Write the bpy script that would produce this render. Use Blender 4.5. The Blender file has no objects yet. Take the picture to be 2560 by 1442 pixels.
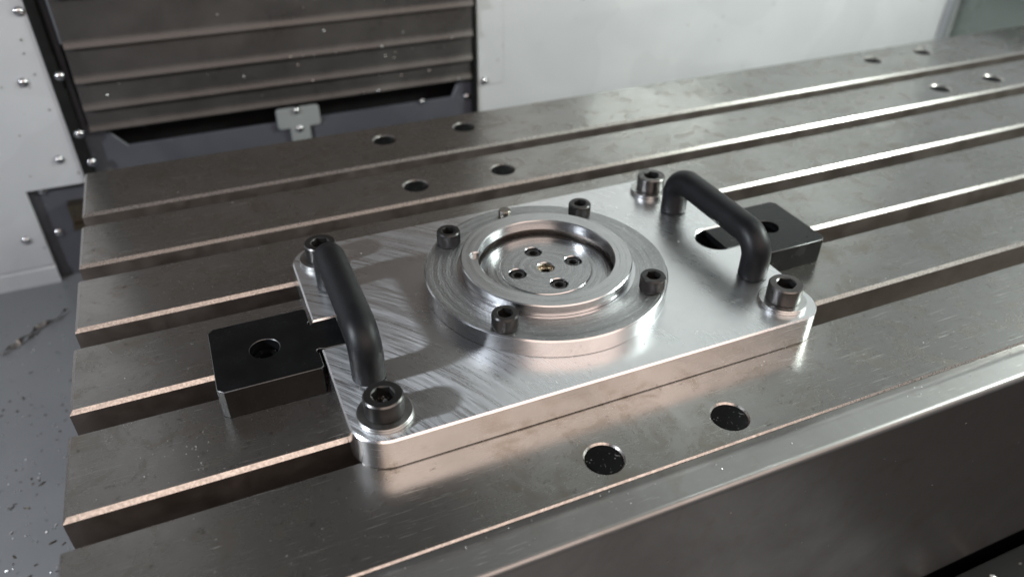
import bpy, bmesh, math, random
import numpy as np
from mathutils import Vector, Matrix
from mathutils.geometry import tessellate_polygon

random.seed(7)
MM = 0.001
sc = bpy.context.scene
C = sc.collection
R = math.radians

# ------------------------------------------------------------------ camera
cam_d = bpy.data.cameras.new('Camera')
cam = bpy.data.objects.new('Camera', cam_d)
C.objects.link(cam)
sc.camera = cam
cam_d.sensor_width = 36.0
cam_d.lens = 1899.3 / 2560 * 36.0
cam_d.clip_start = 0.01
cam_d.clip_end = 50
cam_d.dof.use_dof = True
cam_d.dof.focus_distance = 0.445
cam_d.dof.aperture_fstop = 5.4
rgt = Vector((0.91953006, -0.3929524, 0.00727147))
upv = Vector((0.22225994, 0.53518122, 0.81497336))
fwd = Vector((0.32413729, 0.74777635, -0.5794528))
m3 = Matrix((rgt, upv, -fwd)).transposed()
cam.matrix_world = Matrix.Translation(Vector((-184.695, -370.894, 306.777)) * MM) @ m3.to_4x4()

# ------------------------------------------------------------------ world and lamps
world = bpy.data.worlds.new('World')
sc.world = world
world.use_nodes = True
bg = world.node_tree.nodes['Background']
bg.inputs['Color'].default_value = (0.80, 0.86, 0.95, 1)
bg.inputs['Strength'].default_value = 0.105


def lamp(name, loc, target, sx, sy, power, color, shape='RECTANGLE'):
    d = bpy.data.lights.new(name, 'AREA')
    d.shape = shape
    d.size = sx * MM
    d.size_y = sy * MM
    d.energy = power
    d.color = color
    o = bpy.data.objects.new(name, d)
    C.objects.link(o)
    o.location = Vector(loc) * MM
    o.rotation_euler = (Vector(target) - Vector(loc)).to_track_quat('-Z', 'Y').to_euler()
    return o


lamp('work_lamp_left', (-930, -60, 400), (200, -120, 0), 60, 60, 4.4, (0.86, 0.92, 1.0), 'DISK').data.spread = R(140)
lamp('work_lamp_right', (790, -140, 390), (300, 300, 150), 300, 90, 5.7, (0.90, 1.0, 0.94))
lamp('warm_surround_fill', (150, -1000, 900), (150, 0, 0), 1800, 900, 9.4, (1.0, 0.80, 0.69))  # added area light standing in for warm surroundings behind the camera
lamp('overhead_fill', (750, 60, 1150), (650, 250, 0), 500, 300, 1.8, (0.90, 1.0, 0.95))  # added overhead fill, brightens the right wall and the table's right side

sc.view_settings.view_transform = 'Standard'
sc.view_settings.look = 'None'
sc.view_settings.exposure = 0.0
sc.view_settings.gamma = 1.0
sc.view_settings.use_curve_mapping = False
sc.render.engine = 'CYCLES'
sc.cycles.caustics_reflective = True
sc.cycles.blur_glossy = 0.0
sc.cycles.sample_clamp_indirect = 10.0
sc.cycles.max_bounces = 8
sc.cycles.use_denoising = True


# ------------------------------------------------------------------ node helper
class NT:
    def __init__(self, name):
        self.m = bpy.data.materials.new(name)
        self.m.use_nodes = True
        self.t = self.m.node_tree
        self.b = self.t.nodes['Principled BSDF']
        tc = self.t.nodes.new('ShaderNodeTexCoord')
        self.mm = self.vm('SCALE', tc.outputs['Object'], s=1000.0)

    def n(self, typ, **kw):
        nd = self.t.nodes.new(typ)
        for k, v in kw.items():
            setattr(nd, k, v)
        return nd

    def link(self, a, b):
        if hasattr(a, 'links'):
            self.t.links.new(a, b)
        else:
            b.default_value = a

    def vm(self, op, a, b=None, s=None):
        nd = self.n('ShaderNodeVectorMath', operation=op)
        self.link(a, nd.inputs[0])
        if b is not None:
            self.link(b, nd.inputs[1])
        if s is not None:
            nd.inputs['Scale'].default_value = s
        return nd.outputs['Value'] if op in ('LENGTH', 'DOT_PRODUCT', 'DISTANCE') else nd.outputs[0]

    def math(self, op, a, b=0.0, c=None, clamp=False):
        nd = self.n('ShaderNodeMath', operation=op)
        nd.use_clamp = clamp
        self.link(a, nd.inputs[0])
        self.link(b, nd.inputs[1])
        if c is not None:
            self.link(c, nd.inputs[2])
        return nd.outputs[0]

    def map(self, v, loc=(0, 0, 0), rot=(0, 0, 0), scale=(1, 1, 1)):
        nd = self.n('ShaderNodeMapping')
        self.link(v, nd.inputs['Vector'])
        nd.inputs['Location'].default_value = loc
        nd.inputs['Rotation'].default_value = rot
        nd.inputs['Scale'].default_value = scale
        return nd.outputs[0]

    def noise(self, v, scale, detail=3.0, rough=0.55, dist=0.0):
        nd = self.n('ShaderNodeTexNoise')
        self.link(v, nd.inputs['Vector'])
        nd.inputs['Scale'].default_value = scale
        nd.inputs['Detail'].default_value = detail
        nd.inputs['Roughness'].default_value = rough
        nd.inputs['Distortion'].default_value = dist
        return nd.outputs[0]

    def ramp(self, v, lo, hi, a=0.0, b=1.0):
        nd = self.n('ShaderNodeMapRange')
        self.link(v, nd.inputs['Value'])
        for i, x in ((1, lo), (2, hi), (3, a), (4, b)):
            nd.inputs[i].default_value = x
        return nd.outputs[0]

    def mix(self, f, a, b):
        nd = self.n('ShaderNodeMix', data_type='RGBA')
        self.link(f, nd.inputs[0])
        for s, i in ((a, 6), (b, 7)):
            if isinstance(s, tuple):
                nd.inputs[i].default_value = (*s, 1) if len(s) == 3 else s
            else:
                self.link(s, nd.inputs[i])
        return nd.outputs[2]

    def bump(self, h, strength, dist_mm, normal=None):
        nd = self.n('ShaderNodeBump')
        self.link(h, nd.inputs['Height'])
        nd.inputs['Strength'].default_value = strength
        nd.inputs['Distance'].default_value = dist_mm * MM
        if normal is not None:
            self.link(normal, nd.inputs['Normal'])
        return nd.outputs[0]

    def set(self, **kw):
        for k, v in kw.items():
            s = self.b.inputs[k]
            if isinstance(v, tuple) and len(v) == 3:
                s.default_value = (*v, 1)
            else:
                self.link(v, s)
        return self.m


def scratch(nt, angle, along, across, lo, hi, mask_scale, mlo, mhi, off=0.0):
    """thin broken lines running at one angle over a flat surface"""
    v = nt.map(nt.mm, loc=(off, off * 1.7, off), rot=(0, 0, angle), scale=(along, across, 0.02))
    line = nt.ramp(nt.noise(v, 1.0, 2.0, 0.5, 0.25), lo, hi)
    mk = nt.ramp(nt.noise(nt.map(nt.mm, loc=(off * 3, 0, off)), mask_scale, 2.0), mlo, mhi)
    return nt.math('MULTIPLY', line, mk, clamp=True)


M = {}


def mat_table():
    nt = NT('ground_steel')
    big = nt.noise(nt.mm, 0.012, 5.0, 0.62, 0.4)
    mid = nt.noise(nt.map(nt.mm, loc=(40, 10, 0)), 0.045, 6.0, 0.66, 0.6)
    fine = nt.noise(nt.map(nt.mm, scale=(0.12, 1.6, 1)), 1.0, 4.0, 0.6)
    col = nt.mix(nt.ramp(big, 0.38, 0.66), (0.292, 0.283, 0.268), (0.37, 0.362, 0.35))
    col = nt.mix(nt.ramp(mid, 0.50, 0.74, 0, 0.6), col, (0.205, 0.165, 0.118))
    spots = nt.noise(nt.mm, 0.19, 3.0, 0.7)
    col = nt.mix(nt.ramp(spots, 0.63, 0.72, 0, 0.6), col, (0.10, 0.088, 0.075))
    s1 = scratch(nt, R(28), 0.035, 2.0, 0.675, 0.72, 0.03, 0.53, 0.64, 3)
    s2 = scratch(nt, R(-38), 0.04, 2.2, 0.675, 0.72, 0.03, 0.52, 0.63, 17)
    s3 = scratch(nt, R(74), 0.05, 2.2, 0.685, 0.73, 0.035, 0.51, 0.60, 31)
    s4 = scratch(nt, R(2), 0.02, 2.0, 0.685, 0.73, 0.025, 0.52, 0.62, 47)
    sc_ = nt.math('MAXIMUM', nt.math('MAXIMUM', s1, s2), nt.math('MAXIMUM', s3, s4))
    nick = nt.ramp(nt.noise(nt.mm, 0.55, 1.0, 0.5), 0.76, 0.80)
    vo = nt.n('ShaderNodeTexVoronoi')
    nt.link(nt.vm('MULTIPLY', nt.mm, (1, 1, 0)), vo.inputs['Vector'])
    vo.inputs['Scale'].default_value = 0.017
    dm = nt.math('MULTIPLY', vo.outputs['Distance'], 1.0)
    ring = nt.ramp(nt.math('ABSOLUTE', nt.math('SUBTRACT', dm, nt.math('ADD', 0.052, nt.math('MULTIPLY', mid, 0.02)))), 0.004, 0.009, 1, 0)
    csep = nt.n('ShaderNodeSeparateColor')
    nt.link(vo.outputs['Color'], csep.inputs[0])
    ring = nt.math('MULTIPLY', ring, nt.ramp(csep.outputs[0], 0.55, 0.6))
    ring = nt.math('MULTIPLY', ring, nt.ramp(spots, 0.40, 0.58))
    col = nt.mix(nt.math('MULTIPLY', ring, 0.55), col, (0.10, 0.085, 0.07))
    sc_ = nt.math('MAXIMUM', sc_, nick)
    col = nt.mix(nt.math('MULTIPLY', sc_, 0.5), col, (0.66, 0.65, 0.63))
    rough = nt.math('ADD', nt.ramp(big, 0.35, 0.7, 0.28, 0.21), nt.ramp(mid, 0.5, 0.75, 0.0, 0.10))
    rough = nt.math('ADD', rough, nt.math('MULTIPLY', sc_, 0.25))
    rough = nt.math('ADD', rough, nt.ramp(fine, 0.3, 0.7, -0.015, 0.015))
    h = nt.math('SUBTRACT', nt.math('MULTIPLY', fine, 0.06), nt.math('MULTIPLY', sc_, 0.5))
    return nt.set(**{'Base Color': col, 'Metallic': 0.93, 'Roughness': rough, 'Normal': nt.bump(h, 0.25, 0.05)})


def mat_simple_metal(name, c1, c2, r1, r2, scale=0.08, metallic=1.0, bump=0.0, bscale=2.0):
    nt = NT(name)
    a = nt.noise(nt.mm, scale, 5.0, 0.6, 0.3)
    f = nt.noise(nt.mm, bscale, 3.0, 0.6)
    col = nt.mix(nt.ramp(a, 0.35, 0.68), c1, c2)
    rough = nt.math('ADD', nt.ramp(a, 0.35, 0.68, r1, r2), nt.ramp(f, 0.3, 0.7, -0.03, 0.03))
    kw = {'Base Color': col, 'Metallic': metallic, 'Roughness': rough}
    if bump:
        kw['Normal'] = nt.bump(f, bump, 0.08)
    return nt.set(**kw)


def mat_plate():
    """milled aluminium: wide swirl arcs left by the face mill, faint scratches"""
    nt = NT('milled_aluminium')
    # arcs of a big cutter travelling along x: distance from far centres
    def arcs(cx, cy, off):
        d = nt.vm('DISTANCE', nt.mm, (cx, cy, 0))
        comb = nt.n('ShaderNodeCombineXYZ')
        nt.link(nt.math('MULTIPLY', d, 0.55), comb.inputs[0])
        ang = nt.vm('MULTIPLY', nt.mm, (0.010, 0.018, 0.02))
        v = nt.vm('ADD', comb.outputs[0], nt.vm('ADD', ang, (off, off, 0)))
        return nt.noise(v, 1.0, 4.0, 0.75)
    a1 = arcs(-330, -215, 3)
    a2 = arcs(-360, -190, 9)
    st = nt.math('ADD', nt.math('MULTIPLY', a1, 0.65), nt.math('MULTIPLY', a2, 0.35))
    streak = nt.ramp(st, 0.42, 0.68)
    big = nt.noise(nt.mm, 0.02, 4.0, 0.6)
    s1 = scratch(nt, R(55), 0.03, 1.6, 0.68, 0.73, 0.04, 0.50, 0.60, 5)
    s2 = scratch(nt, R(20), 0.05, 1.6, 0.69, 0.74, 0.05, 0.52, 0.60, 25)
    s_ = nt.math('MAXIMUM', s1, s2)
    col = nt.mix(nt.ramp(big, 0.3, 0.7), (0.74, 0.75, 0.76), (0.82, 0.825, 0.83))
    rough = nt.math('ADD', nt.math('MULTIPLY', streak, 0.05), nt.ramp(big, 0.3, 0.7, 0.25, 0.29))
    rough = nt.math('ADD', rough, nt.math('MULTIPLY', s_, 0.3))
    h = nt.math('ADD', nt.math('MULTIPLY', st, 1.0), nt.math('MULTIPLY', s_, -0.3))
    nrm = nt.bump(h, 0.05, 0.35)
    nt.set(**{'Base Color': col, 'Metallic': 1.0, 'Roughness': rough, 'Normal': nrm})
    # second lobe: the cutter grooves spread light across their own direction
    b2 = nt.n('ShaderNodeBsdfPrincipled')
    nt.link(col, b2.inputs['Base Color'])
    b2.inputs['Metallic'].default_value = 1.0
    b2.inputs['Roughness'].default_value = 0.6
    b2.inputs['Anisotropic'].default_value = 0.95
    rad = nt.vm('NORMALIZE', nt.vm('MULTIPLY', nt.vm('SUBTRACT', nt.mm, (-330, -215, 0)), (1, 1, 0)))
    nt.link(rad, b2.inputs['Tangent'])
    nt.link(nt.bump(h, 0.10, 0.4), b2.inputs['Normal'])
    mx = nt.n('ShaderNodeMixShader')
    sx = nt.n('ShaderNodeSeparateXYZ')
    nt.link(nt.mm, sx.inputs[0])
    fade = nt.ramp(nt.math('ADD', sx.outputs[0], nt.math('MULTIPLY', big, 60.0)), -60, 40, 1.0, 0.06)
    nt.link(nt.math('MULTIPLY', nt.ramp(st, 0.42, 0.66, 0.03, 0.34), fade), mx.inputs[0])
    nt.link(nt.b.outputs[0], mx.inputs[1])
    nt.link(b2.outputs[0], mx.inputs[2])
    out = nt.t.nodes['Material Output']
    nt.link(mx.outputs[0], out.inputs['Surface'])
    return nt.m


def mat_turned(name, col0, freq, amp, rbase, fleck=0.3):
    """concentric tool marks about the local z axis"""
    nt = NT(name)
    wob = nt.noise(nt.mm, 0.05, 2.0, 0.5)
    d = nt.vm('LENGTH', nt.vm('MULTIPLY', nt.mm, (1, 1, 0)))
    d2 = nt.math('ADD', d, nt.math('MULTIPLY', wob, 3.0))
    comb = nt.n('ShaderNodeCombineXYZ')
    nt.link(nt.math('MULTIPLY', d, freq), comb.inputs[0])
    v = nt.vm('ADD', comb.outputs[0], nt.vm('SCALE', nt.mm, s=0.02))
    rings = nt.noise(v, 1.0, 4.0, 0.7)
    sw = nt.math('SINE', nt.math('MULTIPLY', d2, 1.15))
    fine = nt.noise(nt.mm, 0.9, 3.0, 0.6)
    fl = nt.ramp(nt.noise(nt.mm, 0.42, 2.0, 0.6), 0.66, 0.74)
    h = nt.math('ADD', rings, nt.math('MULTIPLY', sw, 0.22))
    h = nt.math('ADD', h, nt.math('MULTIPLY', fine, 0.5))
    sep = nt.n('ShaderNodeSeparateXYZ')
    nt.link(nt.mm, sep.inputs[0])
    ang = nt.math('ARCTAN2', sep.outputs[1], sep.outputs[0])
    pol = nt.n('ShaderNodeCombineXYZ')
    nt.link(nt.math('MULTIPLY', d2, 1.0), pol.inputs[0])
    nt.link(nt.math('MULTIPLY', ang, 26.0), pol.inputs[1])
    pn = nt.noise(pol.outputs[0], 1.0, 2.0, 0.6)
    fl = nt.math('MAXIMUM', fl, nt.ramp(pn, 0.60, 0.70))
    h = nt.math('ADD', h, nt.math('MULTIPLY', pn, fleck))
    big = nt.noise(nt.mm, 0.03, 4.0, 0.6)
    col = nt.mix(nt.ramp(big, 0.3, 0.7), col0, tuple(min(1, c * 1.18) for c in col0))
    col = nt.mix(nt.math('MULTIPLY', fl, min(0.6, fleck * 0.6)), col, (0.9, 0.9, 0.9))  # pale flecks paint the sparkle of the tool marks into the colour
    col = nt.mix(nt.ramp(rings, 0.55, 0.72, 0, 0.45), col, (0.85, 0.85, 0.85))
    col = nt.mix(nt.ramp(rings, 0.45, 0.28, 0, 0.5), col, (0.16, 0.16, 0.16))
    rough = nt.math('ADD', nt.ramp(rings, 0.3, 0.7, rbase, rbase + 0.14), nt.math('MULTIPLY', fl, 0.12))
    return nt.set(**{'Base Color': col, 'Metallic': 1.0, 'Roughness': rough, 'Normal': nt.bump(h, amp, 0.35)})


def mat_brushed(name, col0, rough0, axis=(0.05, 0.05, 3.0), amp=0.12):
    nt = NT(name)
    f = nt.noise(nt.map(nt.mm, scale=axis), 1.0, 4.0, 0.65)
    big = nt.noise(nt.mm, 0.03, 4.0, 0.6)
    col = nt.mix(nt.ramp(big, 0.3, 0.7), col0, tuple(min(1, c * 1.12) for c in col0))
    return nt.set(**{'Base Color': col, 'Metallic': 1.0, 'Roughness': nt.ramp(f, 0.3, 0.7, rough0 - 0.05, rough0 + 0.08),
                     'Normal': nt.bump(f, amp, 0.1)})


def mat_black(name, col0, rough0, bump, bscale, metallic=0.0, speck=0.0, col1=None, spec=0.5, sphi=0.80):
    nt = NT(name)
    f = nt.noise(nt.mm, bscale, 3.0, 0.6)
    big = nt.noise(nt.mm, 0.06, 4.0, 0.6)
    col = nt.mix(nt.ramp(big, 0.35, 0.7), col0, col1 or tuple(c * 1.5 for c in col0))
    if speck:
        sp = nt.ramp(nt.noise(nt.mm, 0.75, 1.0), sphi, sphi + 0.04, 0, speck)
        col = nt.mix(sp, col, (0.5, 0.5, 0.5))
    return nt.set(**{'Base Color': col, 'Metallic': metallic, 'Roughness': nt.ramp(big, 0.3, 0.7, rough0 - 0.04, rough0 + 0.08),
                     'Normal': nt.bump(f, bump, 0.12), 'Specular IOR Level': spec})


def mat_paint(name, c1, c2, rough0, speck=0.5, specscale=0.10, spcol=(0.2, 0.2, 0.2)):
    nt = NT(name)
    big = nt.noise(nt.mm, 0.009, 3.0, 0.5, 0.6)
    film = nt.ramp(nt.noise(nt.map(nt.mm, loc=(90, 0, 30)), 0.006, 3.0, 0.5, 0.8), 0.50, 0.515)
    col = nt.mix(nt.ramp(big, 0.35, 0.65), c1, c2)
    col = nt.mix(nt.math('MULTIPLY', film, 0.14), col, tuple(c * 0.72 for c in c1))
    sp = nt.ramp(nt.noise(nt.mm, specscale, 2.0, 0.6), 0.70, 0.76, 0, speck)
    col = nt.mix(sp, col, spcol)
    f = nt.noise(nt.mm, 0.5, 2.0)
    return nt.set(**{'Base Color': col, 'Roughness': nt.math('ADD', nt.math('MULTIPLY', film, -0.10), rough0),
                     'Normal': nt.bump(f, 0.03, 0.12)})


M['table'] = mat_table()
M['chamfer'] = mat_simple_metal('worn_edge_steel', (0.42, 0.39, 0.365), (0.60, 0.57, 0.545), 0.34, 0.22, 0.6, 1.0, 0.55, 0.9)
M['slotwall'] = mat_simple_metal('slot_wall_steel', (0.25, 0.215, 0.193), (0.33, 0.295, 0.272), 0.40, 0.52, 0.06, 0.93)
M['plate'] = mat_plate()
M['plate_side'] = mat_brushed('milled_aluminium_edge', (0.80, 0.80, 0.80), 0.20, (0.015, 0.015, 1.5), 0.03)
M['plate_edge'] = mat_brushed('chamfer_aluminium', (0.86, 0.86, 0.87), 0.22, (1, 1, 1))
M['disc_top'] = mat_turned('turned_aluminium', (0.40, 0.405, 0.41), 1.1, 0.95, 0.28, 1.1)
M['disc_ring'] = mat_turned('turned_ring_aluminium', (0.48, 0.485, 0.49), 1.6, 0.3, 0.24)
M['disc_floor'] = mat_turned('faced_aluminium', (0.36, 0.365, 0.37), 0.55, 0.3, 0.20)
M['disc_side'] = mat_brushed('disc_rim_aluminium', (0.61, 0.61, 0.62), 0.19, (0.05, 0.05, 1.6), 0.04)
M['handle'] = mat_black('black_satin_coating', (0.006, 0.0066, 0.008), 0.44, 0.25, 1.1, spec=0.33)
M['block'] = mat_black('black_oxide_block', (0.005, 0.0055, 0.006), 0.22, 0.04, 0.8, 0.0, 0.10, spec=0.22)
M['block_edge'] = mat_black('worn_oxide_edge', (0.10, 0.10, 0.10), 0.35, 0.3, 1.2, 0.7)
M['bolt'] = mat_black('black_oxide_bolt', (0.030, 0.029, 0.029), 0.30, 0.15, 1.2, 0.6, 0.15)
M['bolt_worn'] = mat_black('worn_oxide_bolt', (0.075, 0.071, 0.069), 0.30, 0.25, 1.0, 0.85, 0.3)
M['bolt_rim'] = mat_black('worn_bolt_rim', (0.13, 0.127, 0.124), 0.30, 0.3, 1.0, 1.0)
M['socket'] = mat_black('socket_black', (0.02, 0.02, 0.02), 0.4, 0.2, 1.0, 0.5)
M['washer'] = mat_simple_metal('zinc_washer', (0.30, 0.30, 0.295), (0.42, 0.42, 0.41), 0.30, 0.42, 0.2, 1.0, 0.2)
M['bright_washer'] = mat_simple_metal('bright_washer', (0.50, 0.50, 0.50), (0.62, 0.62, 0.61), 0.24, 0.34, 0.2, 1.0, 0.15)
M['pin'] = mat_simple_metal('ground_pin', (0.20, 0.185, 0.16), (0.27, 0.25, 0.22), 0.34, 0.44, 0.3)
M['brass'] = mat_simple_metal('brass_insert', (0.50, 0.45, 0.37), (0.60, 0.55, 0.46), 0.2, 0.3, 0.4)
M['plug'] = mat_black('black_plug', (0.0045, 0.0046, 0.005), 0.6, 0.3, 0.7, 0.0, 0.35, spec=0.05, sphi=0.70)


def mat_guard():
    nt = NT('guard_sheet')
    big = nt.noise(nt.mm, 0.015, 5.0, 0.6, 0.4)
    mid = nt.noise(nt.map(nt.mm, loc=(11, 5, 2)), 0.05, 5.0, 0.65, 0.5)
    col = nt.mix(nt.ramp(big, 0.35, 0.68), (0.30, 0.292, 0.285), (0.40, 0.392, 0.385))
    col = nt.mix(nt.ramp(mid, 0.58, 0.76, 0, 0.4), col, (0.25, 0.215, 0.175))
    s1 = scratch(nt, R(30), 0.05, 2.0, 0.67, 0.72, 0.04, 0.48, 0.58, 7)
    s2 = scratch(nt, R(-25), 0.05, 2.0, 0.67, 0.72, 0.04, 0.48, 0.58, 27)
    nick = nt.ramp(nt.noise(nt.map(nt.mm, scale=(0.35, 0.8, 0.8)), 1.0, 1.0, 0.5), 0.74, 0.79)
    geo = nt.n('ShaderNodeNewGeometry')
    gs = nt.n('ShaderNodeSeparateXYZ')
    nt.link(geo.outputs['True Normal'], gs.inputs[0])
    flat = nt.ramp(nt.math('ABSOLUTE', gs.outputs[2]), 0.25, 0.6)
    s_ = nt.math('MULTIPLY', nt.math('MAXIMUM', nt.math('MAXIMUM', s1, s2), nick), flat)
    col = nt.mix(nt.math('MULTIPLY', s_, 0.45), col, (0.7, 0.69, 0.68))
    rough = nt.math('ADD', nt.ramp(big, 0.35, 0.7, 0.42, 0.33), nt.math('MULTIPLY', s_, 0.2))
    h = nt.math('SUBTRACT', nt.math('MULTIPLY', mid, 0.4), s_)
    return nt.set(**{'Base Color': col, 'Metallic': 0.9, 'Roughness': rough, 'Normal': nt.bump(h, 0.3, 0.08)})


M['guard'] = mat_guard()
M['lamella'] = mat_simple_metal('way_cover_steel', (0.082, 0.077, 0.075), (0.112, 0.106, 0.103), 0.26, 0.42, 0.015, 0.55)
M['white'] = mat_paint('white_enamel', (0.53, 0.548, 0.567), (0.58, 0.597, 0.612), 0.085, 0.45, 0.06, (0.25, 0.26, 0.26))
M['grey'] = mat_paint('grey_enamel', (0.075, 0.079, 0.095), (0.095, 0.10, 0.117), 0.38, 0.4, 0.10)
M['floor'] = mat_paint('grey_floor_paint', (0.185, 0.193, 0.203), (0.21, 0.218, 0.227), 0.42, 0.75, 0.09, (0.06, 0.06, 0.065))
M['bracket'] = mat_paint('bracket_enamel', (0.26, 0.28, 0.28), (0.29, 0.31, 0.31), 0.4)
M['rubber'] = mat_black('black_rubber', (0.006, 0.007, 0.006), 0.55, 0.2, 0.4, spec=0.25)
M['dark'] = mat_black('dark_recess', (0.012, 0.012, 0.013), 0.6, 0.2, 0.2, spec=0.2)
M['glass'] = mat_paint('window_polycarbonate', (0.20, 0.235, 0.215), (0.22, 0.255, 0.235), 0.3, 0.1)
M['screw'] = mat_simple_metal('zinc_screw', (0.60, 0.60, 0.62), (0.75, 0.75, 0.77), 0.16, 0.24, 0.3)
M['chip'] = mat_simple_metal('aluminium_chip', (0.80, 0.80, 0.81), (0.92, 0.92, 0.92), 0.25, 0.4, 0.5)
M['chip_curl'] = mat_simple_metal('oily_chip', (0.16, 0.14, 0.125), (0.62, 0.58, 0.55), 0.3, 0.4, 0.25)
M['chip_dark'] = mat_simple_metal('dull_steel_chip', (0.10, 0.085, 0.06), (0.22, 0.19, 0.15), 0.4, 0.5, 0.5)


# ------------------------------------------------------------------ geometry helpers (millimetres)
def arc(cx, cy, r, a0, a1, n):
    return [(cx + r * math.cos(R(a0 + (a1 - a0) * i / n)), cy + r * math.sin(R(a0 + (a1 - a0) * i / n))) for i in range(n + 1)]


def circle(cx, cy, r, n=48, ph=0.0):
    return [(cx + r * math.cos(2 * math.pi * i / n + ph), cy + r * math.sin(2 * math.pi * i / n + ph)) for i in range(n)]


def clean(loop):
    out = []
    for q in loop:
        if not out or math.dist(out[-1], q) > 1e-4:
            out.append(q)
    if math.dist(out[0], out[-1]) < 1e-4:
        out.pop()
    return out


def area(l):
    return 0.5 * sum(l[i][0] * l[(i + 1) % len(l)][1] - l[(i + 1) % len(l)][0] * l[i][1] for i in range(len(l)))


def inset(l, c):
    if c == 0:
        return l
    n = len(l)
    out = []
    for i in range(n):
        a, b, d = l[i - 1], l[i], l[(i + 1) % n]
        u = Vector((b[0] - a[0], b[1] - a[1])).normalized()
        v = Vector((d[0] - b[0], d[1] - b[1])).normalized()
        nu, nv = Vector((-u.y, u.x)), Vector((-v.y, v.x))
        k = (nu + nv)
        k = k / max(0.25, 1 + nu.dot(nv))
        out.append((b[0] + k.x * c, b[1] + k.y * c))
    return out


def ext(bm, loops, z0, z1, ct=0.0, cb=0.0, mt=0, ms=0, mc=0, bottom=True, top=True, hc=None):
    """extrude a flat shape with holes; ct / cb chamfer the top / bottom rim"""
    L = []
    for i, l in enumerate(loops):
        l = clean(l)
        if (area(l) > 0) != (i == 0):
            l = l[::-1]
        L.append(l)
    lev = []
    if cb:
        lev.append((cb, z0))
        lev.append((0, z0 + cb))
    else:
        lev.append((0, z0))
    if ct:
        lev.append((0, z1 - ct))
        lev.append((ct, z1))
    else:
        lev.append((0, z1))
    rings = []
    for off, z in lev:
        rings.append([[bm.verts.new((x * MM, y * MM, (z if off or hc is None or li == 0 or z != z1 - ct else z1 - hc) * MM))
                       for x, y in inset(l, off if hc is None or li == 0 else off * hc / ct)] for li, l in enumerate(L)])
    for k in range(len(lev) - 1):
        mi = ms
        if (cb and k == 0) or (ct and k == len(lev) - 2):
            mi = mc
        for a, b in zip(rings[k], rings[k + 1]):
            n = len(a)
            for i in range(n):
                f = bm.faces.new((a[i], a[(i + 1) % n], b[(i + 1) % n], b[i]))
                f.material_index = mi
                f.smooth = True
    for k, flip, do in ((len(lev) - 1, False, top), (0, True, bottom)):
        if not do:
            continue
        flat = [v for l in rings[k] for v in l]
        tris = tessellate_polygon([[Vector((v.co.x, v.co.y, 0)) for v in l] for l in rings[k]])
        for t in tris:
            vs = [flat[i] for i in t]
            nz = (vs[1].co - vs[0].co).cross(vs[2].co - vs[0].co).z
            if (nz < 0) != flip:
                vs.reverse()
            try:
                f = bm.faces.new(vs)
                f.material_index = mt
            except ValueError:
                pass


def lathe(bm, prof, seg=48, mi=0, cx=0.0, cy=0.0):
    """prof: list of (r, z); closed where r == 0"""
    rings = []
    for r, z in prof:
        if r <= 1e-6:
            rings.append([bm.verts.new((cx * MM, cy * MM, z * MM))])
        else:
            rings.append([bm.verts.new(((cx + r * math.cos(2 * math.pi * i / seg)) * MM, (cy + r * math.sin(2 * math.pi * i / seg)) * MM, z * MM)) for i in range(seg)])
    for k in range(len(prof) - 1):
        a, b = rings[k], rings[k + 1]
        m = mi[k] if isinstance(mi, (list, tuple)) else mi
        for i in range(seg):
            j = (i + 1) % seg
            if len(a) == 1 and len(b) == 1:
                break
            if len(a) == 1:
                vs = (a[0], b[j], b[i])
            elif len(b) == 1:
                vs = (a[i], a[j], b[0])
            else:
                vs = (a[i], a[j], b[j], b[i])
            f = bm.faces.new(vs)
            f.material_index = m
            f.smooth = True


def box(bm, x0, x1, y0, y1, z0, z1, mi=0):
    v = [bm.verts.new((x * MM, y * MM, z * MM)) for z in (z0, z1) for y in (y0, y1) for x in (x0, x1)]
    for q in ((0, 2, 3, 1), (4, 5, 7, 6), (0, 1, 5, 4), (2, 6, 7, 3), (0, 4, 6, 2), (1, 3, 7, 5)):
        f = bm.faces.new([v[i] for i in q])
        f.material_index = mi


def sweep_x(bm, prof, x0, x1, mi=0, smooth=True):
    """extrude a closed (y, z) profile along x"""
    a = [bm.verts.new((x0 * MM, y * MM, z * MM)) for y, z in prof]
    b = [bm.verts.new((x1 * MM, y * MM, z * MM)) for y, z in prof]
    n = len(prof)
    for i in range(n):
        f = bm.faces.new((a[i], a[(i + 1) % n], b[(i + 1) % n], b[i]))
        f.material_index = mi
        f.smooth = smooth
    tris = tessellate_polygon([[Vector((v.co.y, v.co.z, 0)) for v in a]])
    for t in tris:
        bm.faces.new([a[i] for i in t]).material_index = mi
        bm.faces.new([b[i] for i in reversed(t)]).material_index = mi


def obj(name, bm, mats, parent=None, loc=None, rot=None, sharp=32):
    bmesh.ops.remove_doubles(bm, verts=bm.verts, dist=1e-7)
    bmesh.ops.recalc_face_normals(bm, faces=bm.faces)
    me = bpy.data.meshes.new(name)
    bm.to_mesh(me)
    bm.free()
    for k in ([mats] if isinstance(mats, str) else mats):
        me.materials.append(M[k])
    me.set_sharp_from_angle(angle=R(sharp))
    o = bpy.data.objects.new(name, me)
    C.objects.link(o)
    o.parent = parent
    if loc:
        o.location = Vector(loc) * MM
    if rot:
        o.rotation_euler = rot
    return o


def empty(name, loc, label=None, cat=None, group=None, rz=0.0):
    o = bpy.data.objects.new(name, None)
    o.empty_display_size = 0.01
    C.objects.link(o)
    o.location = Vector(loc) * MM
    o.rotation_euler = (0, 0, rz)
    tag(o, label, cat, group)
    return o


def tag(o, label=None, cat=None, group=None, kind=None):
    for k, v in (('label', label), ('category', cat), ('group', group), ('kind', kind)):
        if v:
            o[k] = v
    return o


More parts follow.
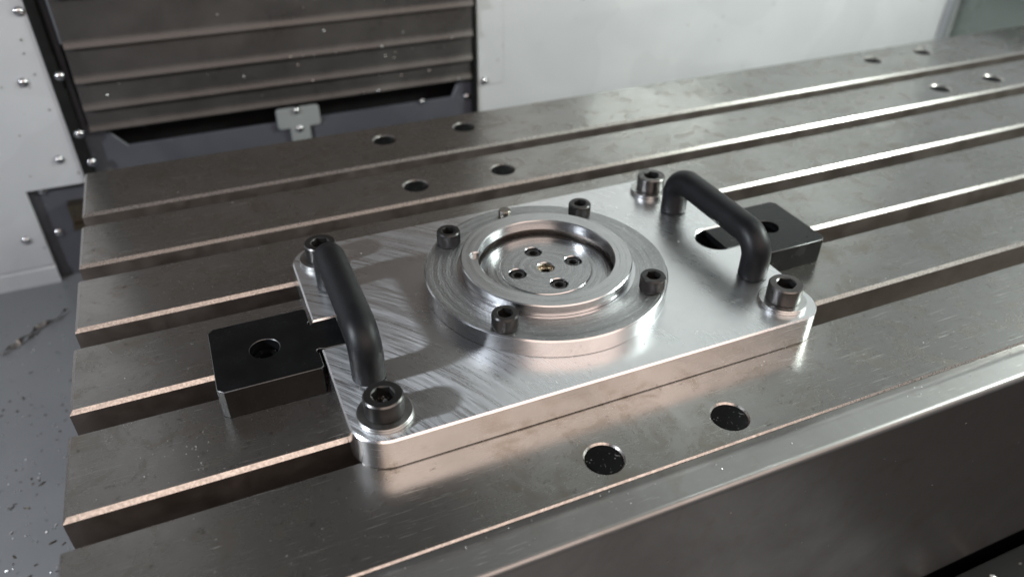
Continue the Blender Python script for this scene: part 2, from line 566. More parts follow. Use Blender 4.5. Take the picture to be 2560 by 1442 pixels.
def copy_tree(o, parent=None):
    c = o.copy()
    C.objects.link(c)
    c.parent = parent
    for ch in list(o.children):
        copy_tree(ch, c)
    return c


# ================================================================== SETTING
FZ = -182.0     # tray floor below the table
YW = 470.0      # plane of the rear panels

bm = bmesh.new()
box(bm, -1300, 905, -150, 500, FZ - 8, FZ)
tag(obj('floor', bm, 'floor'), kind='structure', label='grey painted machine floor strewn with chips')
bm = bmesh.new()
box(bm, 330, 1300, -900, -150.5, -330, -322)
box(bm, -1300, 1300, -151, -150.3, -330, FZ - 8)
tag(obj('gutter_floor', bm, 'dark'), kind='structure', label='dark chip gutter below the table front')

bm = bmesh.new()
box(bm, -1300, 329.5, -900, -151.5, -330, -321)  # unseen piece, kept grey so the guard's apron reflects it
tag(obj('unseen_front_floor', bm, 'floor'), kind='structure', label='unseen floor before the table guard, grey for its reflection there')

# screws used all over the panels -----------------------------------
bm = bmesh.new()
lathe(bm, [(0, 3.3), (2.0, 3.05), (3.6, 2.3), (4.7, 1.0), (5.0, 0), (5.0, -0.5)], 24)
screw_mesh_o = obj('screw', bm, 'screw')
screw_mesh = screw_mesh_o.data
bpy.data.objects.remove(screw_mesh_o)


def panel_screw(parent, x, y, z, s=1.0):
    o = bpy.data.objects.new('screw', screw_mesh)
    C.objects.link(o)
    o.parent = parent
    o.location = Vector((x, y, z)) * MM - parent.location
    o.rotation_euler = (R(90), 0, random.random())
    o.scale = (s, s, s)
    return o


def xz_panel(name, poly, y0, y1, mat, parent=None, ch=0.8, holes=()):
    """panel lying in the xz plane between y0 (front) and y1"""
    bm = bmesh.new()
    ext(bm, [poly] + list(holes), 0, y1 - y0, ch, 0)
    bmesh.ops.transform(bm, matrix=Matrix.Translation((0, y1 * MM, 0)) @ Matrix.Rotation(R(90), 4, 'X'), verts=bm.verts)
    return obj(name, bm, mat, parent)


# left white panel
t = empty('enclosure_panel', (0, 0, 0), 'white sheet panel left of the dark way cover, with a notched lower corner', 'panel')
xz_panel('sheet', [(-1200, 1000), (-1200, -160), (-370, -160), (-370, -71), (-309, -71), (-309, 1000)], YW - 4, YW, 'white', t)
bm = bmesh.new()
sweep_x(bm, [(YW - 4, -160.6), (YW - 5.5, -163), (YW - 5, FZ), (YW, FZ), (YW, -160.6)], -1200, -370, smooth=False)
obj('bottom_flange', bm, 'white', t)
for x, z in ((-318.5, 106), (-336, 41), (-329, -41), (-387, -125)):
    panel_screw(t, x, YW - 4, z)

# right white panel
t = empty('enclosure_panel', (0, 0, 0), 'large white sheet panel behind the table on the right of the way cover', 'panel')
xz_panel('sheet', [(130, 1000), (130, FZ), (896, FZ), (896, 1000)], YW - 4, YW, 'white', t)
xz_panel('shadow_band_sheet', [(130.6, 1000), (130.6, -27), (163, -27), (163, 1000)], YW - 5.2, YW - 4, 'white', t, 0.4)  # added sheet where the way cover's shadow band falls
panel_screw(t, 139, YW - 5.2, -22)

# right side panel with dark window
t = empty('side_panel', (900, 0, 0), 'pale side panel with a dark rounded window at the far right', 'panel')
bm = bmesh.new()
win = arc(452 - 14, -150, 10, 270, 360, 6) + arc(452 - 14, 22, 10, 0, 90, 6) + arc(60, 22, 10, 90, 180, 6) + arc(60, -150, 10, 180, 270, 6)
ext(bm, [[(-700, FZ), (469, FZ), (469, 1000), (-700, 1000)], win], 0, 5, 0.8, 0)
bmesh.ops.transform(bm, matrix=Matrix(((0, 0, -1, 0), (1, 0, 0, 0), (0, 1, 0, 0), (0, 0, 0, 1))), verts=bm.verts)
obj('sheet', bm, 'white', t)
bm = bmesh.new()
ext(bm, [inset(clean(win), -6)], 0, 3, 0, 0)
bmesh.ops.transform(bm, matrix=Matrix.Translation((4 * MM, 0, 0)) @ Matrix(((0, 0, -1, 0), (1, 0, 0, 0), (0, 1, 0, 0), (0, 0, 0, 1))), verts=bm.verts)
obj('window', bm, 'glass', t)
bm = bmesh.new()
ext(bm, [inset(clean(win), -5), inset(clean(win), 3)], 0, 4, 1, 0)
bmesh.ops.transform(bm, matrix=Matrix.Translation((-5 * MM, 0, 0)) @ Matrix(((0, 0, -1, 0), (1, 0, 0, 0), (0, 1, 0, 0), (0, 0, 0, 1))), verts=bm.verts)
obj('gasket', bm, 'bracket', t)

# column base with recess
t = empty('column_base', (0, 0, 0), 'blue-grey painted column base under the way cover behind the table', 'machine base')
xz_panel('base_panel', [(-420, FZ), (129, FZ), (129, -2), (118, -2), (100, -41), (-264, -41), (-286, -14), (-296.5, -14), (-296.5, 1000), (-308, 1000), (-308, -50), (-420, -50)],
         YW + 6, YW + 10, 'grey', t, 1.0)
bm = bmesh.new()
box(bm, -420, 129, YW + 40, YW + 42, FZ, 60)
obj('gap_shade_plate', bm, 'dark', t)  # near-black colour paints the shade of the gap under the way cover
bm = bmesh.new()
box(bm, -338, -312, YW - 8, YW + 5.9, -112, -92)
box(bm, -338, -312, YW - 16, YW + 5.9, -118, -113)
obj('rusty_recess_box', bm, 'chip_dark', t)  # added box standing in for the rusty recess in the notch
xz_panel('seam_plate', [(-70, -70), (-70, -43), (-66, -41.6), (101, -41.6), (114, -14), (128, -14), (128, -70)], YW + 4.5, YW + 6, 'grey', t, 0.3)
for x, z in ((-357, -76), (-357, -127), (118.5, -14), (119.5, -43)):
    panel_screw(t, x, YW + 5.5, z)
panel_screw(t, 62, YW + 4.4, -40, 0.7)

# black sealing strips
t = empty('sealing_strip', (-302, 0, 0), 'black rubber strip down the edge of the left white panel', 'strip')
xz_panel('rubber', [(-11, 1000), (-11, -70), (0, -70), (0, 1000)], YW - 7, YW + 5, 'rubber', t, 1.5)
for x, z in ((-303.5, 44), (-304, -16), (-301, -48)):
    panel_screw(t, x, YW - 7, z)
t = empty('sealing_strip', (128, 0, 0), 'thin black strip between way cover and right white panel', 'strip')
xz_panel('rubber', [(-3, 1000), (-3, -66), (1.4, -66), (1.4, 1000)], YW - 7, YW + 4, 'rubber', t, 0.8)

# telescopic way cover
t = empty('way_cover', (-86, YW, -17), 'dark steel telescopic way cover of stacked horizontal plates on the column', 'way cover')
edges = [-17.5, 6.5, 36, 71, 118, 1000]
for i in range(5):
    zb, zt = edges[i], edges[i + 1] + 14
    y = YW - 2 - 5.0 * i
    bm = bmesh.new()
    pr = [(y, zt), (y, zb + 9), (y - 0.15, zb + 7.6), (y - 1.2, zb + 4), (y - 2.2, zb + 1.6), (y - 2.5, zb + 0.6), (y - 2.5, zb), (y - 0.4, zb), (y + 1.0, zb + 6), (y + 1.0, zt)]
    sweep_x(bm, pr, -294 + i * 1.0, 123 - i * 0.5)
    bmesh.ops.transform(bm, matrix=Matrix.Translation(-t.location), verts=bm.verts)
    obj('cover_plate', bm, 'lamella', t, sharp=40)

# T bracket
t = empty('t_bracket', (-85, YW + 2, -70), 'small grey T-shaped bracket with two screws below the way cover', 'bracket')
pl = arc(20, 42, 4, 0, 90, 4) + arc(-20, 42, 4, 90, 180, 4) + arc(-20, 26, 4, 180, 270, 4) + [(-11, 22), (-11, -14), (11, -14), (11, 22)] + arc(20, 26, 4, 270, 360, 4)
bm = bmesh.new()
ext(bm, [pl], 0, 4, 1.0, 0)
bmesh.ops.transform(bm, matrix=Matrix.Translation((0, 2.4 * MM, 0)) @ Matrix.Rotation(R(90), 4, 'X'), verts=bm.verts)
obj('plate', bm, 'bracket', t)
panel_screw(t, -86, YW + 0.4, -27, 0.9)
panel_screw(t, -86, YW + 0.4, -49, 0.9)

# ================================================================== MACHINE TABLE
XL, XR, YF, YB = -291.3, 885.0, -154.7, 330.0
SW, CH = 9.15, 2.2
tab = empty('machine_table', (0, 0, -70), 'ground steel machine table with five T-slots under the fixture', 'machine table')
TO = Vector((0, 0, -70))
spans = []
ys = [YF] + [v for k in range(1, 6) for v in ((k - 2) * 80 - SW + 0.0, (k - 2) * 80 + SW)] + [YB]
holes = {0: [(-29, -136.7), (51.7, -136.7)], 4: [(-29.4, 196.6), (51.3, 196.6), (581, 196), (663, 196.3)],
         5: [(-29.6, 297.3), (51.4, 297.3), (581, 297), (663, 297.5)]}
bm = bmesh.new()
lathe(bm, [(0, -0.7), (9.5, -0.7), (10.1, -0.95), (10.3, -1.5), (10.3, -7)], 40)
plug_o = obj('hole_plug', bm, 'plug')
plug_mesh = plug_o.data
bpy.data.objects.remove(plug_o)
for i in range(6):
    y0, y1 = ys[2 * i], ys[2 * i + 1]
    if i:
        y0, y1 = ys[2 * i], ys[2 * i + 1]
    bm = bmesh.new()
    hl = [circle(x, y, 10.4, 40) for x, y in holes.get(i, [])]
    # T-slot lip: outer edge chamfered
    lo = [(XL, y0), (XR, y0), (XR, y1), (XL, y1)]
    ext(bm, [lo] + hl, -24, 0, CH if i else 0.95, 0, 0, 1, 2, hc=1.0)
    bmesh.ops.transform(bm, matrix=Matrix.Translation(-TO * MM), verts=bm.verts)
    ld = obj('land', bm, ['table', 'slotwall', 'chamfer'], tab)
    for x, y in holes.get(i, []):
        p = bpy.data.objects.new('hole_plug', plug_mesh)
        C.objects.link(p)
        p.parent = ld
        p.location = (Vector((x, y, 0)) - TO) * MM
bm = bmesh.new()
yc = [(YF + 1, -96)] + [((k - 2) * 80 + 16, (k - 1) * 80 - 16) for k in range(1, 5)] + [(256, YB - 1)]
for a, b in yc:
    box(bm, XL + 0.5, XR, a, b, -40, -24.3)
box(bm, XL + 0.4, XR, YF + 1, YB - 1, -70, -40.3)
bmesh.ops.transform(bm, matrix=Matrix.Translation(-TO * MM), verts=bm.verts)
obj('table_body', bm, 'slotwall', tab)
bm = bmesh.new()
box(bm, -150, 700, -120, 320, FZ, -70.4)
bmesh.ops.transform(bm, matrix=Matrix.Translation(-TO * MM), verts=bm.verts)
obj('saddle', bm, 'grey', tab)

# front guard sheet: flat flange, rolled bend, hanging apron with a shallow dent
bm = bmesh.new()
prof = [(YF - 0.7, -0.5), (YF - 8, -0.55), (YF - 14, -0.6), (YF - 17.2, -0.6), (YF - 19.2, -0.6)]
prof += [(YF - 19.7 - 3.8 * math.sin(R(a)), -4.4 + 3.8 * math.cos(R(a))) for a in range(0, 91, 10)]
yb_ = YF - 23.5
zz = [-14, -24, -38, -55, -75, -95, -120, -145, -170, -190, -203, -207]
prof += [(yb_, z) for z in zz]
prof += [(yb_ + 6, -209.5)]
nx = 60
rows = []
for i in range(nx + 1):
    x = -330 + (XR + 330) * i / nx
    row = []
    for y, z in prof:
        dy = 0
        if z < -9:
            g = math.exp(-((x - 185) / 60) ** 2 - ((z + 45) / 34) ** 2)
            dy = 3.0 * g - 1.2 * math.sin(x * 0.011 + 1) * min(1, (-z - 9) / 120)
        row.append(bm.verts.new((x * MM, (y + dy) * MM, (z + 209) * MM)))
    rows.append(row)
for i in range(nx):
    for j in range(len(prof) - 1):
        f = bm.faces.new((rows[i][j], rows[i + 1][j], rows[i + 1][j + 1], rows[i][j + 1]))
        f.smooth = True
gd = obj('front_guard', bm, 'guard', None, (0, 0, -209), sharp=50)
sol = gd.modifiers.new('thick', 'SOLIDIFY')
sol.thickness = 0.0012
sol.offset = -1
tag(gd, 'bent steel sheet guard hanging along the front edge of the table', 'guard')

# dark gutter rail under the guard
bm = bmesh.new()
sweep_x(bm, [(-181, -232), (-181, -225), (-205, -225), (-212, -232), (-212, -322), (-181, -322)], -400, 900)
tag(obj('gutter_rail', bm, 'dark'), 'dark rail below the front guard at the lower right corner', 'rail')

# ================================================================== FIXTURE PLATE
PT = 20.0
HL_, HW_, CR = 150.9, 100.5, 20.0
fx = empty('fixture_plate', (0, 0, 0), 'milled aluminium base plate with two black handles, lying on the table', 'fixture plate')


def key_slot_right():
    return [(HL_, -14.2)] + arc(135.5, 0, 14.2, 270, 90, 20) + [(HL_, 14.2)]


def key_slot_left():
    return [(-HL_, 14.2)] + arc(-135.5, 0, 14.2, 90, -90, 20) + [(-HL_, -14.2)]


outl = arc(HL_ - CR, -HW_ + CR, CR, 270, 360, 14) + key_slot_right() + arc(HL_ - CR, HW_ - CR, CR, 0, 90, 14) \
    + arc(-HL_ + CR, HW_ - CR, CR, 90, 180, 14) + key_slot_left() + arc(-HL_ + CR, -HW_ + CR, CR, 180, 270, 14)
bm = bmesh.new()
ext(bm, [outl], 0.3, PT, 1.0, 0.5, 0, 1, 2)
obj('base_plate', bm, ['plate', 'plate_side', 'plate_edge'], fx)


def handle_mesh():
    bm = bmesh.new()
    r, hb, top, hs = 9.5, 15.0, 27.8, 48.0
    path = [(-hs, 0), (-hs, 0.7), (-hs, 0.71), (-hs, top - hb)]
    path += [(-hs + hb - hb * math.cos(R(a)), top - hb + hb * math.sin(R(a))) for a in range(9, 90, 9)]
    path += [(-hs + hb, top)]
    path += [(-20, top), (0, top), (20, top)]
    path += [(-y, z) for y, z in reversed(path[:-3])]
    seg = 32
    rings = []
    for i, (y, z) in enumerate(path):
        a = path[max(0, i - 1)]
        b = path[min(len(path) - 1, i + 1)]
        tv = Vector((0, b[0] - a[0], b[1] - a[1])).normalized()
        nx_ = Vector((1, 0, 0))
        nn = tv.cross(nx_)
        rr = r - (0.9 if i in (0, 1, len(path) - 2, len(path) - 1) else 0)
        rings.append([bm.verts.new((Vector((0, y, z)) + nx_ * rr * math.cos(2 * math.pi * k / seg) + nn * rr * math.sin(2 * math.pi * k / seg)) * MM) for k in range(seg)])
    for k in range(len(rings) - 1):
        for i in range(seg):
            f = bm.faces.new((rings[k][i], rings[k][(i + 1) % seg], rings[k + 1][(i + 1) % seg], rings[k + 1][i]))
            f.smooth = True
    bm.faces.new(rings[0])
    bm.faces.new(rings[-1])
    return bm


h1 = obj('handle', handle_mesh(), 'handle', fx, (-131.3, 0, PT + 0.25), sharp=40)
h2 = bpy.data.objects.new('handle', h1.data)
C.objects.link(h2)
h2.parent = fx
h2.location = Vector((130.6, 0, PT + 0.25)) * MM


# ================================================================== BOLTS
def cap_screw_parts(parent, r, h, af, depth, z, mats, seg=64, knurl=0.0, rz=0.0, edge=0.7):
    """socket head: body, rim bevel, hex socket; z is the underside of the head"""
    bm = bmesh.new()
    prof = [(r - 0.5, 0), (r, 0.5), (r, 1.6), (r, h * 0.45), (r, h - 1.6), (r, h - edge - 0.2)]
    rings = []
    for k, (rr, zz_) in enumerate(prof):
        ring = []
        for i in range(seg):
            kk = rr + (knurl * (1 if i % 2 else -1) if 2 <= k <= 4 and knurl else 0)
            a = 2 * math.pi * i / seg
            ring.append(bm.verts.new((kk * math.cos(a) * MM, kk * math.sin(a) * MM, zz_ * MM)))
        rings.append(ring)
    for k in range(len(prof) - 1):
        for i in range(seg):
            f = bm.faces.new((rings[k][i], rings[k][(i + 1) % seg], rings[k + 1][(i + 1) % seg], rings[k + 1][i]))
            f.smooth = not knurl
    bm.faces.new(rings[0][::-1])
    body = obj('head', bm, mats[0], parent, (0, 0, z), (0, 0, rz), 30 if not knurl else 12)
    # rim bevel and flat top around the socket
    bm = bmesh.new()
    hexr = af / math.sqrt(3)
    c0, c1 = circle(0, 0, r, seg), circle(0, 0, r - edge, seg)
    va = [bm.verts.new((x * MM, y * MM, (h - edge - 0.2) * MM)) for x, y in c0]
    vb = [bm.verts.new((x * MM, y * MM, h * MM)) for x, y in c1]
    for i in range(seg):
        f = bm.faces.new((va[i], va[(i + 1) % seg], vb[(i + 1) % seg], vb[i]))
        f.material_index = 1
        f.smooth = True
    cin = circle(0, 0, hexr * 1.02, 48)
    hx = circle(0, 0, hexr, 6)
    # flat annulus
    tri = tessellate_polygon([[Vector((v.co.x, v.co.y, 0)) for v in vb], [Vector((x * MM, y * MM, 0)) for x, y in cin[::-1]]])
    vc = [bm.verts.new((x * MM, y * MM, h * MM)) for x, y in cin[::-1]]
    fl = vb + vc
    for t_ in tri:
        bm.faces.new([fl[i] for i in t_]).material_index = 0
    obj('rim', bm, [mats[1], mats[2]], body, None, None)
    # socket: conical lead-in clipped to the hexagon, walls and floor
    bm = bmesh.new()
    n = 48
    vo = [bm.verts.new((x * MM, y * MM, h * MM)) for x, y in cin]
    vh, vf = [], []
    for i in range(n):
        a = 2 * math.pi * i / n
        k = (a % (math.pi / 3)) - math.pi / 6
        rr = hexr * math.cos(math.pi / 6) / math.cos(k)
        drop = (hexr * 1.02 - rr) * 0.65
        vh.append(bm.verts.new((rr * math.cos(a) * MM, rr * math.sin(a) * MM, (h - drop) * MM)))
        vf.append(bm.verts.new((rr * math.cos(a) * MM, rr * math.sin(a) * MM, (h - depth) * MM)))
    for i in range(n):
        j = (i + 1) % n
        f = bm.faces.new((vo[i], vo[j], vh[j], vh[i]))
        f.material_index = 1
        bm.faces.new((vh[i], vh[j], vf[j], vf[i]))
    ce = bm.verts.new((0, 0, (h - depth - 1.2) * MM))
    for i in range(n):
        bm.faces.new((vf[i], vf[(i + 1) % n], ce))
    obj('hex_socket', bm, ['socket', mats[2]], body, None, (0, 0, R(17)))
    return body


def ring_part(name, parent, ro, ri, z0, z1, mat, c=0.4):
    bm = bmesh.new()
    ext(bm, [circle(0, 0, ro, 56), circle(0, 0, ri, 40)], z0, z1, c, c * 0.6)
    return obj(name, bm, mat, parent)


corner = [
    (-131, -80.3, 'worn black socket bolt at the plate corner nearest the viewer, debris in its socket', 'bolt', 'washer', 13),
    (-131, 79.6, 'black socket bolt at rear left plate corner, partly hidden behind the left handle', 'bolt', 'washer', 40),
    (129, 79.6, 'worn socket bolt on a bright washer behind the right handle, at rear plate corner', 'bolt_worn', 'bright_washer', 25),
    (129, -80.3, 'worn socket bolt on a bright washer at the right front plate corner', 'bolt_worn', 'bright_washer', 5),
]
for x, y, lab, bmat, wmat, rz in corner:
    e = empty('clamping_bolt', (x, y, PT), lab, 'bolt', 'bolts clamping the plate at its four corners', R(rz))
    w = ring_part('washer', e, 15.2, 7.2, 0.05, 1.5, wmat)
    ring_part('washer', e, 15.0, 7.2, 1.55, 3.0, wmat)
    cap_screw_parts(e, 10.7, 11.5, 10.8, 6.2, 3.05, (bmat, bmat, 'bolt_rim'), 64, 0.0, R(rz))
    if lab.startswith('worn black'):
        for k in range(14):
            bm = bmesh.new()
            bmesh.ops.create_icosphere(bm, subdivisions=1, radius=(random.uniform(0.4, 0.9) if k else 1.9) * MM)
            for v in bm.verts:
                v.co *= random.uniform(0.6, 1.3)
            a = random.uniform(0, 6.28)
            rr = random.uniform(1.0, 4.2) if k else 0.8
            o = obj('debris_chip', bm, 'chip_dark' if k % 3 else 'chip', e, (rr * math.cos(a), rr * math.sin(a), 9.3 if k else 10.2))

# ================================================================== ROUND ADAPTER DISC
ZF = 12.0       # flange height above the plate
dsc = empty('adapter_disc', (0, 0, PT), 'round turned aluminium disc with raised ring and recessed centre, bolted on the plate', 'disc')
bm = bmesh.new()
ext(bm, [circle(0, 0, 79.2, 160), circle(0, 0, 50, 96)], 0.15, ZF, 0.9, 0.4, 0, 1, 1)
obj('flange', bm, ['disc_top', 'disc_side'], dsc, sharp=25)
bm = bmesh.new()
a0 = 158.5
br = 44.0
nw = 4.2
hw_ = math.degrees(math.asin(nw / br))
lp = arc(0, 0, br, a0 + hw_, a0 + 360 - hw_, 120)
ca, sa = math.cos(R(a0)), math.sin(R(a0))
tip = []
for k in range(0, 13):
    a = R(-90 + 180 * k / 12)
    lx, ly = 45.0 + nw * math.cos(a), nw * math.sin(a)
    tip.append((lx * ca - ly * sa, lx * sa + ly * ca))
bore = lp + tip
ext(bm, [circle(0, 0, 55.6, 144), bore], ZF + 0.6, 19.5, 0.7, 0.0, 0, 1, 1, bottom=True)
rg = obj('raised_ring', bm, ['disc_ring', 'disc_side'], dsc, sharp=25)
# neck groove under the ring and undercut wall
bm = bmesh.new()
lathe(bm, [(58.0, ZF + 0.02), (55.4, ZF + 0.12), (54.9, ZF + 0.7)], 144)
obj('neck_groove', bm, 'disc_side', dsc)
bm = bmesh.new()
lathe(bm, [(44.6, 12.55), (49.5, 12.5), (49.6, 8.5), (48, 8.3)], 96)
obj('undercut', bm, 'slotwall', dsc)  # dark slot-wall colour paints the shade inside the undercut gap
# recessed floor with a slightly raised boss; screw holes are real
bm = bmesh.new()
sp = [(20, 0), (0, 20), (-20, 0), (0, -20)]
lathe(bm, [(49.5, 8.5), (47.5, 8.6), (40, 9.2), (31.2, 9.25), (30.4, 9.3)], 128)
fl_o = obj('recess_floor', bm, 'disc_floor', dsc, sharp=25)
bm = bmesh.new()
ext(bm, [circle(0, 0, 30.4, 128)] + [circle(x, y, 5.7, 36) for x, y in sp] + [circle(0, 0, 5.6, 36)], 4.0, 10.0, 0.45, 0, 0, 1, 1, bottom=True)
boss = obj('centre_boss', bm, ['disc_floor', 'disc_side'], dsc, sharp=25)
for k, (x, y) in enumerate(sp):
    bm = bmesh.new()
    lathe(bm, [(5.6, 5.0), (5.3, 8.0), (4.4, 8.9), (3.2, 9.0)], 36)
    cc, hx = circle(0, 0, 3.2, 36), circle(0, 0, 2.9, 36)
    vo = [bm.verts.new((q[0] * MM, q[1] * MM, 9.0 * MM)) for q in cc]
    vi, vf = [], []
    for i in range(36):
        a = 2 * math.pi * i / 36
        kk = (a % (math.pi / 3)) - math.pi / 6
        rr = 3.1 * math.cos(math.pi / 6) / math.cos(kk)
        vi.append(bm.verts.new((rr * math.cos(a) * MM, rr * math.sin(a) * MM, 8.85 * MM)))
        vf.append(bm.verts.new((rr * math.cos(a) * MM, rr * math.sin(a) * MM, 5.6 * MM)))
    for i in range(36):
        j = (i + 1) % 36
        bm.faces.new((vo[i], vo[j], vi[j], vi[i]))
        f = bm.faces.new((vi[i], vi[j], vf[j], vf[i]))
        f.material_index = 1
    f = bm.faces.new(vf)
    f.material_index = 1
    obj('countersunk_screw', bm, ['bolt', 'socket'], dsc, (x, y, 0), (0, 0, R(11 + 37 * k)))
bm = bmesh.new()
lathe(bm, [(5.5, 9.2), (4.9, 8.9), (4.6, 6.6), (3.1, 6.4), (3.0, 1.5), (0, 1.2)], 36, [0, 0, 0, 0, 1])
obj('centre_insert', bm, ['brass', 'dark'], dsc)
bm = bmesh.new()
lathe(bm, [(5.4, -1.0), (5.4, 0.03), (4.5, 0.06), (4.4, 0.2), (4.4, 5.6), (3.8, 6.3), (0, 6.45)], 40)
obj('dowel_pin', bm, 'pin', dsc, (-1.2, 66.8, ZF))
for k, (x, y) in enumerate(((-49.5, -49.3), (50, -49.3), (50, 49.7), (-49.5, 49.7))):
    e = bpy.data.objects.new('cap_screw', None)
    C.objects.link(e)
    e.parent = dsc
    e.location = Vector((x, y, ZF)) * MM
    bd = cap_screw_parts(e, 7.9, 9.7, 8.2, 5.2, 0.05, ('bolt', 'bolt', 'bolt'), 128, 0.10, R(0))
    # keep thing > part > sub-part: fold the pieces of the screw one level up
    for ch in list(bd.children):
        ch.parent = e
        ch.location = bd.location
        ch.rotation_euler = (0, 0, R(20 + 23 * k))

# ================================================================== LOCATING BLOCKS
def block(x0, label, flip):
    e = empty('locating_block', (x0, 0, 0), label, 'block', None, R(180) if flip else 0)
    g = 1.9
    rel = [(29.5 + g * math.cos(R(a)), -14.2 + g * math.sin(R(a))) for a in range(255, 19, -30)]
    o = [(-29.5 + 3.4, -30), (29 - 1.6, -30), (29, -28.4), (29, -16.6)] + rel + [(33, -13.7), (45.2, -13.7), (45.2, 13.7), (33, 13.7)]
    o += [(x, -y) for x, y in reversed(rel)]
    o += [(29, 16.6), (29, 28.4), (27.4, 30), (-29.5 + 3.4, 30), (-29.5, 30 - 3.4), (-29.5, -30 + 3.4)]
    bm = bmesh.new()
    ext(bm, [o, circle(0, 0, 8.6, 48)], 0.2, 19.4, 0.35, 0.2, 0, 0, 1)
    obj('body', bm, ['block', 'block_edge'], e, sharp=35)
    bm = bmesh.new()
    lathe(bm, [(8.55, 18.9), (8.5, 9.0), (6.6, 8.8), (6.4, 4.0), (0, 3.8)], 48)
    obj('counterbore', bm, 'block', e)
    e2 = bmesh.new()
    lathe(e2, [(7.6, 9.0), (7.6, 12.4), (7.0, 13.2), (3.8, 13.2), (3.7, 9.4), (0, 9.3)], 40)
    obj('key_screw', e2, 'plug', e)
    return e


block(-181.5, 'black T-shaped locating block keyed into the left side of the plate', False)
block(181.5, 'black T-shaped locating block keyed into the right side of the plate', True)


# ================================================================== CHIPS
def chips(name, pts, mat, smin, smax, label, thin=0.35, asp=2.5):
    bm = bmesh.new()
    for (x, y, z, nrm) in pts:
        s = random.uniform(smin, smax)
        l = s * random.uniform(1.0, asp)
        a = random.uniform(0, 6.28)
        curl = random.uniform(-0.6, 0.6)
        u = Vector((math.cos(a), math.sin(a), 0))
        v = Vector((-math.sin(a), math.cos(a), 0))
        if nrm == 'y':
            u = Vector((math.cos(a), 0, math.sin(a)))
            v = Vector((-math.sin(a), 0, math.cos(a)))
        n = u.cross(v)
        if (nrm == 'z' and n.z < 0) or (nrm == 'y' and n.y > 0):
            n = -n
        c = Vector((x, y, z))
        tl = random.uniform(-0.5, 0.5) * s
        pt_ = []
        for k, (ku, kc) in enumerate(((-1, 0), (0, 1), (1, 0))):
            for side in (-1, 1):
                q = c + u * (ku * l * 0.5) + v * (side * s * 0.4 + kc * curl * s) + n * (0.15 + abs(tl) * (side + 1) * 0.4 + kc * s * 0.3)
                pt_.append(q)
        vs = [bm.verts.new(q * MM) for q in pt_]
        vt = [bm.verts.new((q + n * thin * 0.5) * MM) for q in pt_]
        for a_ in (vs, vt):
            bm.faces.new((a_[0], a_[2], a_[3], a_[1]))
            bm.faces.new((a_[2], a_[4], a_[5], a_[3]))
        for i, j in ((0, 2), (2, 4), (4, 5), (5, 3), (3, 1), (1, 0)):
            bm.faces.new((vs[i], vs[j], vt[j], vt[i]))
    o = obj(name, bm, mat)
    tag(o, label, 'chips', None, 'stuff')
    return o


rnd = random.uniform
pts = []
for i in range(260):
    y = 60 + 330 * random.random() ** 1.5
    pts.append((rnd(-480, -298), y, FZ, 'z'))
chips('floor_chips', pts, 'chip', 0.4, 1.5, 'bright metal chips scattered on the grey floor left of the table')
pts = [(rnd(-480, -298), rnd(60, 330), FZ, 'z') for i in range(170)]
chips('floor_dark_chips', pts, 'chip_dark', 0.5, 1.6, 'dark metal chips scattered on the grey floor left of the table', 0.3, 4.0)
pts = []
for i in range(90):
    x, y = rnd(-285, 420), rnd(-150, 320)
    if -215 < x < 215 and -104 < y < 104:
        continue
    if abs(((y + 40) % 80) - 40) < 11:
        continue
    pts.append((x, y, 0, 'z'))
pts += [(-240 + rnd(-22, 22), -55 + rnd(-14, 14), 0, 'z') for i in range(22)]
chips('table_chips', pts, 'chip', 0.2, 0.5, 'tiny bright chips lying on the machine table', 0.2)
pts = []
for i in range(26):
    x, y = rnd(-145, 140), rnd(-95, 95)
    if math.hypot(x, y) < 82 or abs(x) > 117:
        continue
    pts.append((x, y, PT, 'z'))
pts.append((-138, -55, PT, 'z'))
chips('plate_chips', pts, 'chip', 0.3, 0.8, 'tiny bright chips lying on the aluminium plate', 0.2)
pts = []
for i in range(48):
    pts.append((rnd(-60, 420), YF - 23.8, rnd(-200, -12), 'y'))
for i in range(40):
    pts.append((rnd(-150, 330), YF - rnd(2, 16), -0.4, 'z'))
chips('guard_chips', pts, 'chip', 0.3, 0.8, 'tiny bright chips stuck to the front guard sheet', 0.25)
pts = []
for i in range(24):
    k = random.choice((0, 1, 2, 3))
    z = edges[k] + rnd(11, edges[k + 1] - edges[k] - 1)
    x = rnd(-280, 118) if random.random() < 0.5 else rnd(-80, 118)
    pts.append((x, YW - 2.2 - 5.0 * k, z, 'y'))
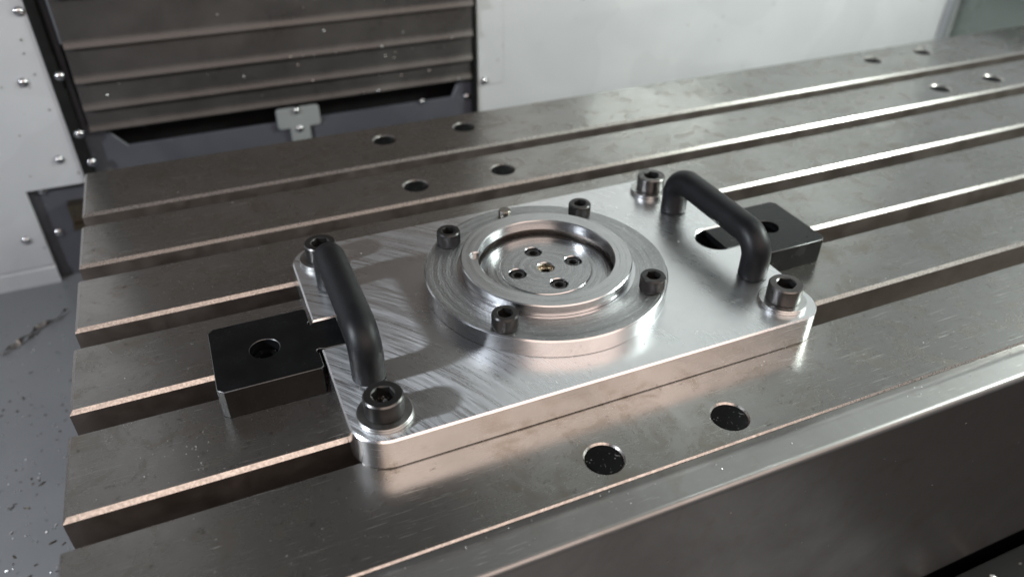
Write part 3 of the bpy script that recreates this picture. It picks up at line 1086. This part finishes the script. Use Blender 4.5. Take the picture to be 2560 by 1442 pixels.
for i in range(14):
    pts.append((rnd(-110, 118), YW - 5.8 - 5.0 * random.choice((0, 1, 2)), 0, 'y'))
    k = random.choice((0, 1, 2))
    pts[-1] = (pts[-1][0], YW - 5.7 - 5.0 * k, edges[k] + rnd(1, 3), 'y')
chips('cover_chips', pts, 'chip', 0.6, 1.5, 'bright chips clinging to the dark way cover', 0.4, 1.6)
pts = [(rnd(-400, -312), YW - 4.2, rnd(-155, 120), 'y') for i in range(26)]
pts = [q for q in pts if not (q[0] > -372 and q[2] < -64)]
pts += [(rnd(135, 480), YW - 5.4, rnd(-20, 110), 'y') for i in range(14)]
chips('panel_chips', pts, 'chip_dark', 0.8, 1.7, 'dull specks stuck to the white panels', 0.3, 1.5)
pts = [(rnd(150, 420), rnd(-212, -190), -224.8, 'z') for i in range(60)]
chips('gutter_chips', pts, 'chip', 0.8, 2.5, 'chips lying on the dark rail under the front guard', 0.3)

# long twisted chip on the floor
bm = bmesh.new()
p0, p1 = Vector((-418, 345, FZ + 1.5)), Vector((-362, 400, FZ + 2.2))
n = 40
prev = None
for i in range(n + 1):
    t_ = i / n
    c = p0.lerp(p1, t_) + Vector((math.sin(t_ * 9) * 1.5, math.sin(t_ * 13 + 1) * 1.5, 0.8 * math.sin(t_ * 22)))
    w_ = 4.2 * (0.35 + 0.65 * math.sin(math.pi * min(1, t_ * 1.1 + 0.08)))
    if t_ > 0.72:
        w_ *= 1.3
    a = t_ * 15
    d = Vector((math.cos(a) * 0.7, -math.cos(a) * 0.7, 0.35 + 0.8 * abs(math.sin(a)))) * w_
    cur = [bm.verts.new((c + d) * MM), bm.verts.new((c - d * 0.6 + Vector((0, 0, d.z * 0.6))) * MM),
           bm.verts.new((c - d * 0.6 + Vector((0, 0, d.z * 0.6 + 0.5))) * MM), bm.verts.new((c + d + Vector((0, 0, 0.5))) * MM)]
    if prev:
        for k in range(4):
            bm.faces.new((prev[k], prev[(k + 1) % 4], cur[(k + 1) % 4], cur[k]))
    prev = cur
tag(obj('curled_chip', bm, 'chip_curl', sharp=60), 'long twisted metal chip lying on the grey floor left of the table', 'chip')
